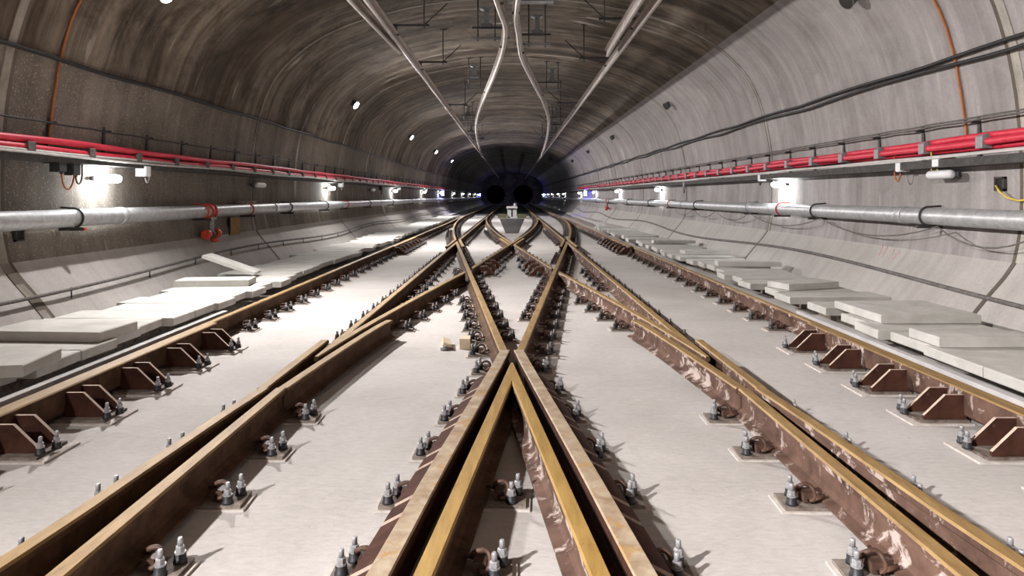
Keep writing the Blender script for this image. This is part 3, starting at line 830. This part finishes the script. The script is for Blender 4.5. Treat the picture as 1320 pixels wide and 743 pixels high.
# ------------------------------------------------------------------ wall lamps
def lamp_parts(lit):
    d = MB(); L = 0.40; r = 0.055
    P = [(0, -L/2 - r * 0.98, 0)] + [(0, -L/2 - r * math.cos(a), 0) for a in (0.4, 0.8, 1.2)] + [(0, -L/2, 0), (0, L/2, 0)] + [(0, L/2 + r * math.cos(a), 0) for a in (1.2, 0.8, 0.4)] + [(0, L/2 + r * 0.98, 0)]
    R = [0.008] + [r * math.sin(a) for a in (0.4, 0.8, 1.2)] + [r, r] + [r * math.sin(a) for a in (1.2, 0.8, 0.4)] + [0.008]
    d.tube(P, R, 14)
    return d.mesh('diffuser', lit)
D_lit, D_far, D_off = lamp_parts(M['tube_lit']), lamp_parts(M['tube_far']), lamp_parts(M['white'])
hb = MB(); hb.box((0, 0, 0), (0.03, 0.44, 0.06)); HOUS = hb.mesh('housing', M['lampbody'])
fb = MB(); fb.box((0, 0, 0), (0.06, 0.03, 0.05)); FIX = fb.mesh('fixing', M['strut'])
def wall_lamp(s, y, dm, label, z=C + 0.235):
    x = s * (wallx(z) - 0.19)
    t = thing('wall_lamp', label, 'lamp', (x, y, z), 'capsule lamps along the tunnel walls')
    link('diffuser', dm, t); link('housing', HOUS, t, (s * 0.075, 0, 0))
    for q in (-0.15, 0.15): link('fixing', FIX, t, (s * 0.13, q, 0))
for s, lst in ((-1, [9.3, 20.8, 32.2, 42.8, 52.5, 65, 77, 89, 101, 111]), (1, [14.1, 25.8, 35.8, 46, 56, 73, 82, 94, 105, 114, 122])):
    for i, y in enumerate(lst):
        if y > 60:
            wall_lamp(s, y, D_far, 'lit capsule lamp on the dark far %s wall, %s beyond the lit part' % (side_word(s), ordw(sum(1 for q in lst if 60 < q <= y))))
        else:
            wall_lamp(s, y, D_lit, 'lit white capsule lamp under the %s cable tray, %s from the camera' % (side_word(s), ordw(i + 1)))
wall_lamp(-1, 14.9, D_off, 'unlit capsule lamp on the left wall right of the white junction box')
wall_lamp(-1, 27.0, D_off, 'unlit capsule lamp on the left wall further along')
wall_lamp(1, 8.75, D_off, 'large unlit white capsule lamp below the two right junction boxes', C + 0.27)
# junction boxes with looped leads
def jbox(s, y, z, size, m, label, wire='black', loop=0.16):
    x = s * (wallx(z) - size[0] / 2 - 0.12)
    t = thing('junction_box', label, 'junction box', (x, y, z))
    mb = MB(); mb.box((0, 0, 0), size); bm_ = mb.build('body', M[m], t)
    mb = MB(); mb.box((s * -(size[0] / 2 + 0.006), 0, 0), (0.012, size[1] * 0.86, size[2] * 0.86)); mb.build('lid', M[m], t)
    mb = MB(); mb.box((s * (size[0] / 2 + 0.05), 0, size[2] * 0.3), (0.14, 0.04, 0.03)); mb.build('bracket', M['strut'], t)
    mb = MB(); P = [(0, size[1] * 0.4 + loop * (1 - math.cos(a)) * 0.55, -size[2] * 0.4 + -loop * math.sin(a)) for a in [PI * i / 10 for i in range(11)]]
    P.append((0, P[-1][1], size[2] * 0.5 + 0.1)); mb.tube(P, 0.011, 6); mb.build('lead', M[wire], t)
    mb = MB(); mb.lathe((0, size[1] * 0.4, -size[2] * 0.5 - 0.02), [(0.02, 0), (0.02, 0.03)], 8); mb.build('gland', M['strut'], t)
jbox(-1, 8.28, C + 0.36, (0.10, 0.16, 0.15), 'strut', 'black junction box with a looped lead left of the near lit lamp', 'orange', 0.22)
jbox(-1, 8.55, C + 0.34, (0.10, 0.16, 0.17), 'strut', 'second black junction box next to the near lit lamp', 'black', 0.12)
jbox(-1, 10.15, C + 0.36, (0.14, 0.15, 0.15), 'white', 'white junction box right of the near left lit lamp', 'conduit', 0.10)
jbox(1, 9.6, C + 0.40, (0.12, 0.13, 0.13), 'white', 'white junction box left of the large unlit right lamp', 'orange', 0.14)
jbox(1, 8.75, C + 0.43, (0.12, 0.15, 0.14), 'white', 'white junction box above the large unlit right lamp', 'yellow', 0.12)
jbox(1, 15.0, C + 0.40, (0.12, 0.15, 0.16), 'white', 'white junction box left of the near lit right lamp', 'black', 0.10)
jbox(1, 21.6, C + 0.36, (0.12, 0.2, 0.16), 'cleat', 'grey junction box on the right wall before the second lit lamp', 'black', 0.2)
jbox(-1, 28.6, C + 0.34, (0.12, 0.2, 0.2), 'strut', 'dark junction box on the left wall between second and third lit lamps', 'black', 0.2)
for i, y in enumerate((21.9, 33.2, 43.6)):
    jbox(-1, y, C + 0.36, (0.13, 0.15, 0.16), 'white', 'white junction box right of the %s lit left lamp' % ordw(i + 2), 'conduit', 0.1)
# recess plates
for s, y, z, sz in ((1, 7.92, C + 0.14, 0.14), (-1, 7.8, C - 0.43, 0.13)):
    t = thing('wall_socket_box', 'small dark square socket box in the %s wall near the first joint' % side_word(s), 'socket box', (s * (wallx(z) - 0.0), y, z))
    mb = MB()
    for (dy, dz, a, b_) in ((0, sz/2, sz + 0.02, 0.02), (0, -sz/2, sz + 0.02, 0.02), (sz/2, 0, 0.02, sz + 0.02), (-sz/2, 0, 0.02, sz + 0.02)):
        mb.box((s * -0.015, dy, dz), (0.05, a, b_))
    mb.build('frame', M['tray'], t)
    mb = MB(); mb.box((s * 0.0, 0, 0), (0.02, sz, sz)); mb.build('recess', M['dark'], t)
mb = MB(); x0 = wallx(C + 0.14) - 0.05
mb.tube([(x0, 7.95, C + 0.12), (x0 - 0.03, 7.85, C + 0.05), (x0 - 0.03, 7.72, C - 0.02), (x0, 7.60, C - 0.05), (x0, 7.45, C - 0.04), (x0, 7.35, C + 0.0)], 0.012, 7)
tag(mb.build('yellow_lead', M['yellow']), 'yellow lead hanging from the socket box at the right edge', 'cable')
# orange ring cables
for s, y, a, b_ in ((-1, 8.3, C + 0.40, 5.2), (1, 8.45, C + 0.68, 5.2)):
    mb = MB(); P = []
    for x, z in PROF:
        if a <= z <= b_: P.append((s * (x - 0.025), y + 0.02 * math.sin(3 * z), z))
    P.insert(0, (s * (wallx(a) - 0.03), y, a))
    P = [(Vector(P[i]) + (Vector(P[i + 1]) - Vector(P[i])) * t) for i in range(len(P) - 1) for t in (0, 0.5)] + [Vector(P[-1])]
    mb.tube(P, 0.0145, 7); tag(mb.build('orange_cable', M['orange']), 'orange cable climbing the %s wall up to the ceiling' % side_word(s), 'cable')
# hydrant valves
def hydrant(s, y, lab):
    PZc = C - 0.268 if s < 0 else C - 0.258
    t = thing('hydrant_valve', lab, 'valve', (s * 5.37, y, PZc))
    mb = MB(); mb.tube([(0, -0.07, 0), (0, 0.07, 0)], 0.125, 16)
    mb.lathe((0, -0.075, 0), [(0.14, -0.012), (0.14, 0.012)], 16, 0, 'y'); mb.lathe((0, 0.075, 0), [(0.14, -0.012), (0.14, 0.012)], 16, 0, 'y'); mb.build('tee_saddle', M['valve'], t)
    mb = MB(); mb.lathe((s * -0.05, 0, -0.36), [(0.05, 0), (0.05, 0.22), (0.085, 0.22), (0.085, 0.245), (0.055, 0.245), (0.055, 0.27)], 12); mb.build('riser', M['galv'], t)
    mb = MB(); mb.tube([(s * -0.05, -0.15, -0.40), (s * -0.05, 0.15, -0.40)], 0.055, 12); mb.tube([(s * -0.05, 0, -0.38), (s * -0.10, 0, -0.50)], 0.055, 12); mb.build('cross_body', M['clip'], t)
    for q in (-1, 1):
        mb = MB(); mb.lathe((s * -0.05, q * 0.20, -0.40), [(0.06, -0.05), (0.088, -0.045), (0.088, 0.045), (0.06, 0.05)], 12, 0, 'y'); mb.build('hose_cap', M['valve'], t)
    mb = MB(); mb.lathe((s * -0.11, 0, -0.54), [(0.07, 0), (0.07, 0.05), (0.04, 0.07)], 12); mb.build('drain_cap', M['valve'], t)
hydrant(-1, 12.35, 'red hydrant valve hanging from the left wall pipe')
hydrant(1, 39, 'red hydrant valve hanging from the far right wall pipe')
t = thing('wall_board', 'small brown board hung below the left wall pipe beside the hydrant valve', 'board', (-5.46, 13.75, C - 0.60))
mb = MB(); mb.box((0, 0, 0), (0.025, 0.48, 0.36)); mb.build('panel', M['ply'], t)
mb = MB(); mb.tube([(0.02, -0.30, 0.2), (0.03, -0.30, 0.0), (0.0, -0.26, -0.18)], 0.012, 6); mb.build('cord', M['black'], t)
mb = MB(); rnd = random.Random(3)
P = [(-5.37 + rnd.uniform(-0.02, 0.02), 13.6 + 0.13 * i, C - 0.268 + 0.115 + rnd.uniform(0, 0.05)) for i in range(9)]
mb.tube(P, [0.015, 0.03, 0.045, 0.03, 0.055, 0.04, 0.06, 0.03, 0.012], 7); tag(mb.build('brown_rag', M['rag']), 'crumpled brown rag lying on top of the left wall pipe', 'rag')
# faint red chalk strokes on the right bench
mb = MB()
for (dy, dz, ey, ez) in ((0.30, 0.10, 0.24, -0.06), (0.24, -0.06, 0.15, 0.08), (0.15, 0.08, 0.10, -0.08), (-0.05, 0.05, -0.12, -0.08), (-0.15, 0.05, -0.22, 0.02), (-0.22, 0.02, -0.17, -0.08)):
    P = []
    for t_ in (0, 0.5, 1):
        z = 0.66 + dz + (ez - dz) * t_; P.append((wallx(z) + 0.0, 10.0 + dy + (ey - dy) * t_, z))
    mb.tube(P, 0.006, 5)
tag(mb.build('chalk_marks', M['chalk']), 'faint red chalk strokes on the right wall bench', 'chalk marks', kind='stuff')

# ------------------------------------------------------------------ flood lamps (left lit, right off)
FLY = [-2.2, 9.4, 20.8, 32.3, 42.8, 54.0]
def flood(s, y, lit, label):
    x, z = s * 4.66, C + 2.72
    t = thing('flood_lamp', label, 'flood lamp', (x, y, z), 'flood lamps under the ceiling haunch')
    d = Vector((-s * 0.80, -0.20, -0.56)).normalized()
    q = d.to_track_quat('-Z', 'Y').to_matrix()
    mb = MB(); mb.lathe((0, 0, 0), [(0.05, 0.12), (0.09, 0.10), (0.11, 0.0), (0.125, -0.03)][::-1], 16); o = mb.build('housing', M['lampbody'], t); o.rotation_euler = q.to_euler()
    mb = MB(); mb.lathe((0, 0, 0), [(0.105, -0.040), (0.105, -0.030)], 16); o = mb.build('lens', M['flood_lens'] if lit else M['dark'], t); o.rotation_euler = q.to_euler()
    mb = MB(); mb.tube([(0, 0, 0.08), (s * 0.10, 0, 0.14), (s * 0.24, 0, 0.16)], 0.018, 7); mb.build('bracket', M['strut'], t)
    if lit:
        L = bpy.data.lights.new('flood_beam', 'SPOT'); L.energy = (3400 if y > 10 else 3700) if y > 0 else 16000; L.color = (1.0, 0.955, 0.94)
        L.spot_size = math.radians(166); L.spot_blend = 1.0; L.shadow_soft_size = 0.11
        lo = bpy.data.objects.new('flood_beam', L); COL.objects.link(lo); lo.parent = t
        lo.location = d * 0.06; lo.rotation_euler = q.to_euler()
for i, y in enumerate(FLY):
    if i == 0:
        flood(-1, y, True, 'flood lamp on the left haunch behind the camera')
        continue
    flood(-1, y, True, 'bright lit flood lamp on the left ceiling haunch, %s from the camera' % ordw(i))
    flood(1, y + 0.3, False, 'dark unlit flood lamp on the right ceiling haunch, %s from the camera' % ordw(i))
# blue signal lamps; the deep right one is added to tint the far end
for s, yb_, wh in ((-1, 53.6, 'where the far dark begins'), (1, 50.5, 'where the far dark begins'), (-1, 116, 'deep in the dark, near the end bores'), (1, 117, 'deep in the dark, near the end bores')):
    t = thing('blue_lamp', 'blue glowing lamp on the %s wall %s' % (side_word(s), wh), 'lamp', (s * 5.32, yb_, C + 0.22))
    mb = MB(); mb.box((0, 0, 0), (0.16, 0.4, 0.36)); mb.build('lens', M['blue_lit'], t)
    mb = MB(); mb.box((s * 0.10, 0, 0), (0.06, 0.46, 0.42)); mb.build('housing', M['strut'], t)

# ------------------------------------------------------------------ overhead conductor bars and their supports
BZ = C + 3.08
BP = [(-0.012, -0.06), (0.012, -0.06), (0.026, -0.045), (0.012, -0.03), (0.012, 0.03), (0.042, 0.036), (0.042, 0.05), (-0.042, 0.05), (-0.042, 0.036), (-0.012, 0.03), (-0.012, -0.03), (-0.026, -0.045)]
def bar(pts, label):
    mb = MB(); n = len(BP); k = len(pts)
    for i, (x, y) in enumerate(pts):
        mb.v += [(x + a * 1.5, y, BZ + b_ * 1.5) for a, b_ in BP]
    for i in range(k - 1):
        for j in range(n):
            mb.f.append((i*n + j, i*n + (j+1) % n, (i+1)*n + (j+1) % n, (i+1)*n + j)); mb.m.append(0); mb.sm.append(False)
    mb.f.append(tuple(range(n))[::-1]); mb.m.append(0); mb.sm.append(False)
    mb.f.append(tuple(range((k-1)*n, k*n))); mb.m.append(0); mb.sm.append(False)
    tag(mb.build('conductor_bar', M['alu']), label, 'conductor bar')
bar([(-2.25, -6 + i * 4) for i in range(33)], 'long straight overhead conductor bar over the left track')
bar([(2.27, -6 + i * 4) for i in range(33)], 'long straight overhead conductor bar over the right track')
bar([(-2.9, -6), (-2.62, 6), (-2.5, 11), (-2.40, 14.0), (-2.36, 14.7)], 'short overhead bar end beside the left straight conductor bar')
bar([(2.02, -6), (2.0, 6), (2.0, 11), (2.03, 14.2), (2.05, 15.0)], 'short overhead bar end beside the right straight conductor bar')
def cm2(pts):
    return catmull(pts, 6)
LC = cm2([(-1.6, -4), (-0.75, 4), (-0.23, 10.96), (-0.125, 13.2), (-0.39, 17.0), (-1.19, 25.2), (-1.66, 32.2), (-2.0, 42), (-2.18, 48)])
RC = cm2([(1.2, -4), (0.42, 4), (0.085, 10.96), (0.12, 13.2), (0.22, 15.4), (0.55, 18.5), (1.14, 23.9), (1.62, 30.8), (2.0, 42), (2.2, 52)])
bar(LC, 'curved overhead conductor bar left of the ceiling centre')
bar(RC, 'curved overhead conductor bar right of the ceiling centre')
def cx(curve, y):
    for (x0, a), (x1, b_) in zip(curve, curve[1:]):
        if a <= y <= b_: return x0 + (x1 - x0) * (y - a) / (b_ - a)
    return curve[-1][0]
def vtube(mb, x, y, z0, z1, r): mb.tube([(x, y, z0), (x, y, z1)], r, 7)
def support(xb, y, s, heavy, label):
    """s: side on which the drop rods stand"""
    t = thing('catenary_support', label, 'overhead support', (xb, y, BZ), 'hangers of the overhead conductor bars')
    xs = (s * 0.58, s * -0.02) if heavy else (s * 0.55,)
    if heavy: xs = (s * 0.52, s * 0.16)
    for q in xs:
        mb = MB(); top = wallz(min(5.2, abs(xb + q))) - BZ + 0.02
        vtube(mb, q, 0, 0.16, top, 0.014); mb.build('drop_rod', M['steel'], t)
        mb = MB(); mb.box((q, 0, top - 0.03), (0.12, 0.12, 0.02)); mb.build('ceiling_plate', M['steel'], t)
    a, b_ = (min(xs) - 0.12, max(xs) + 0.12) if heavy else (min(0, xs[0]) - 0.10, max(0, xs[0]) + 0.10)
    if heavy: a, b_ = min(a, -0.14), max(b_, 0.14)
    mb = MB(); mb.prism([(a, 0.20), (b_, 0.20), (b_, 0.245), (a, 0.245)], 'y', -0.03, 0.03); mb.build('cross_channel', M['steel'] if not heavy else M['cleat'], t)
    if heavy:
        mb = MB(); mb.prism([(a, 0.42), (b_, 0.42), (b_, 0.46), (a, 0.46)], 'y', -0.03, 0.03); mb.build('cross_channel', M['steel'], t)
        xi = (xs[0] + xs[1]) / 2
        mb = MB(); mb.prism([(xi - 0.13, 0.46), (xi + 0.13, 0.46), (xi + 0.13, 0.50), (xi + 0.05, 0.54), (xi + 0.05, 0.80), (xi + 0.13, 0.83), (xi + 0.13, 0.86), (xi - 0.13, 0.86), (xi - 0.13, 0.83), (xi - 0.05, 0.80), (xi - 0.05, 0.54), (xi - 0.13, 0.50)], 'y', -0.09, 0.09)
        mb.build('hanger_post', M['ins'], t)
    else:
        q = xs[0]; top = wallz(min(5.2, abs(xb - s * 0.35))) - BZ
        mb = MB(); mb.tube([(q, 0, 0.23), (q + s * 0.45, 0, 0.23 + 0.42)], 0.012, 6); mb.build('stay', M['tray'], t)
    mb = MB(); mb.lathe((0, 0, 0.07), [(0.02, 0), (0.035, 0.01), (0.05, 0.04), (0.03, 0.05), (0.05, 0.08), (0.03, 0.09), (0.03, 0.14)], 10); mb.build('insulator', M['ins'], t)
    mb = MB(); mb.box((0, 0, 0.05), (0.13, 0.07, 0.045)); mb.build('clamp', M['steel'], t)
i = 0
for y in (9.6, 13.5, 17.2, 25.2, 32.6, 40.0):
    i += 1
    support(-2.25, y, 1, False, 'light hanger of the left straight conductor bar, %s from the camera' % ordw(i))
    support(2.27, y - 0.5, -1, False, 'light hanger of the right straight conductor bar, %s from the camera' % ordw(i))
i = 0
for y in (11.3, 14.6, 21.0, 30.5, 38.0):
    i += 1
    support(cx(LC, y), y, -1, True, 'heavy hanger of the left curved conductor bar, %s from the camera' % ordw(i))
    support(cx(RC, y + 0.6), y + 0.6, 1, True, 'heavy hanger of the right curved conductor bar, %s from the camera' % ordw(i))

# ------------------------------------------------------------------ far things between the tracks
t = thing('equipment_cabinet', 'white cabinet standing between the tracks at the dark end', 'cabinet', (0.0, 47.0, 0))
mb = MB(); mb.box((0, 0, 0.33), (0.62, 0.5, 0.66)); mb.build('body', M['white'], t)
mb = MB(); mb.box((0, 0, 0.72), (0.74, 0.6, 0.14)); mb.build('top', M['white'], t)
mb = MB(); mb.box((0, -0.252, 0.60), (0.56, 0.02, 0.09)); mb.box((0, -0.254, 0.32), (0.09, 0.02, 0.48)); mb.build('slot', M['dark'], t)
mb = MB(); mb.lathe((0.20, 0, 0.79), [(0.09, 0), (0.09, 0.16), (0.05, 0.2)], 10); mb.build('cap', M['white'], t)
for s in (-1, 1):
    mb = MB(); mb.box((s * 0.66, 46.6, 0.14), (0.56, 0.3, 0.28)); tag(mb.build('olive_beam', M['olive']), 'low olive beam on the %s of the white cabinet' % side_word(s), 'beam')
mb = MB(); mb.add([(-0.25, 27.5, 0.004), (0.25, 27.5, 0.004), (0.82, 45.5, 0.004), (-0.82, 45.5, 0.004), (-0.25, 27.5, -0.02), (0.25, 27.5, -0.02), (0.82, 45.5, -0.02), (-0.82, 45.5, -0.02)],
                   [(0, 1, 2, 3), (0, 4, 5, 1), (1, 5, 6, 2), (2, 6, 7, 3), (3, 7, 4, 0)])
struct(mb.build('floor_sump', M['pit']), 'dark strip of floor before the white cabinet', 'floor')

# ------------------------------------------------------------------ camera, world, view
cd = bpy.data.cameras.new('camera'); cd.sensor_width = 36; cd.lens = 36 * F / 1320
cd.shift_y = -(371.5 - 253) / 1320; cd.clip_start = 0.05; cd.clip_end = 400
co = bpy.data.objects.new('camera', cd); COL.objects.link(co); co.location = (0, 0, CAMZ); co.rotation_euler = (PI / 2, 0, 0)
SC.camera = co
w = bpy.data.worlds.new('world'); SC.world = w; w.use_nodes = True
w.node_tree.nodes['Background'].inputs[0].default_value = (0.95, 0.97, 1.0, 1); w.node_tree.nodes['Background'].inputs[1].default_value = 0.12
SC.view_settings.view_transform = 'Standard'; SC.view_settings.look = 'None'
SC.view_settings.exposure = 0.0; SC.view_settings.gamma = 1.0; SC.view_settings.use_curve_mapping = False
SC.cycles.max_bounces = 8; SC.cycles.diffuse_bounces = 5
bpy.context.view_layer.update()
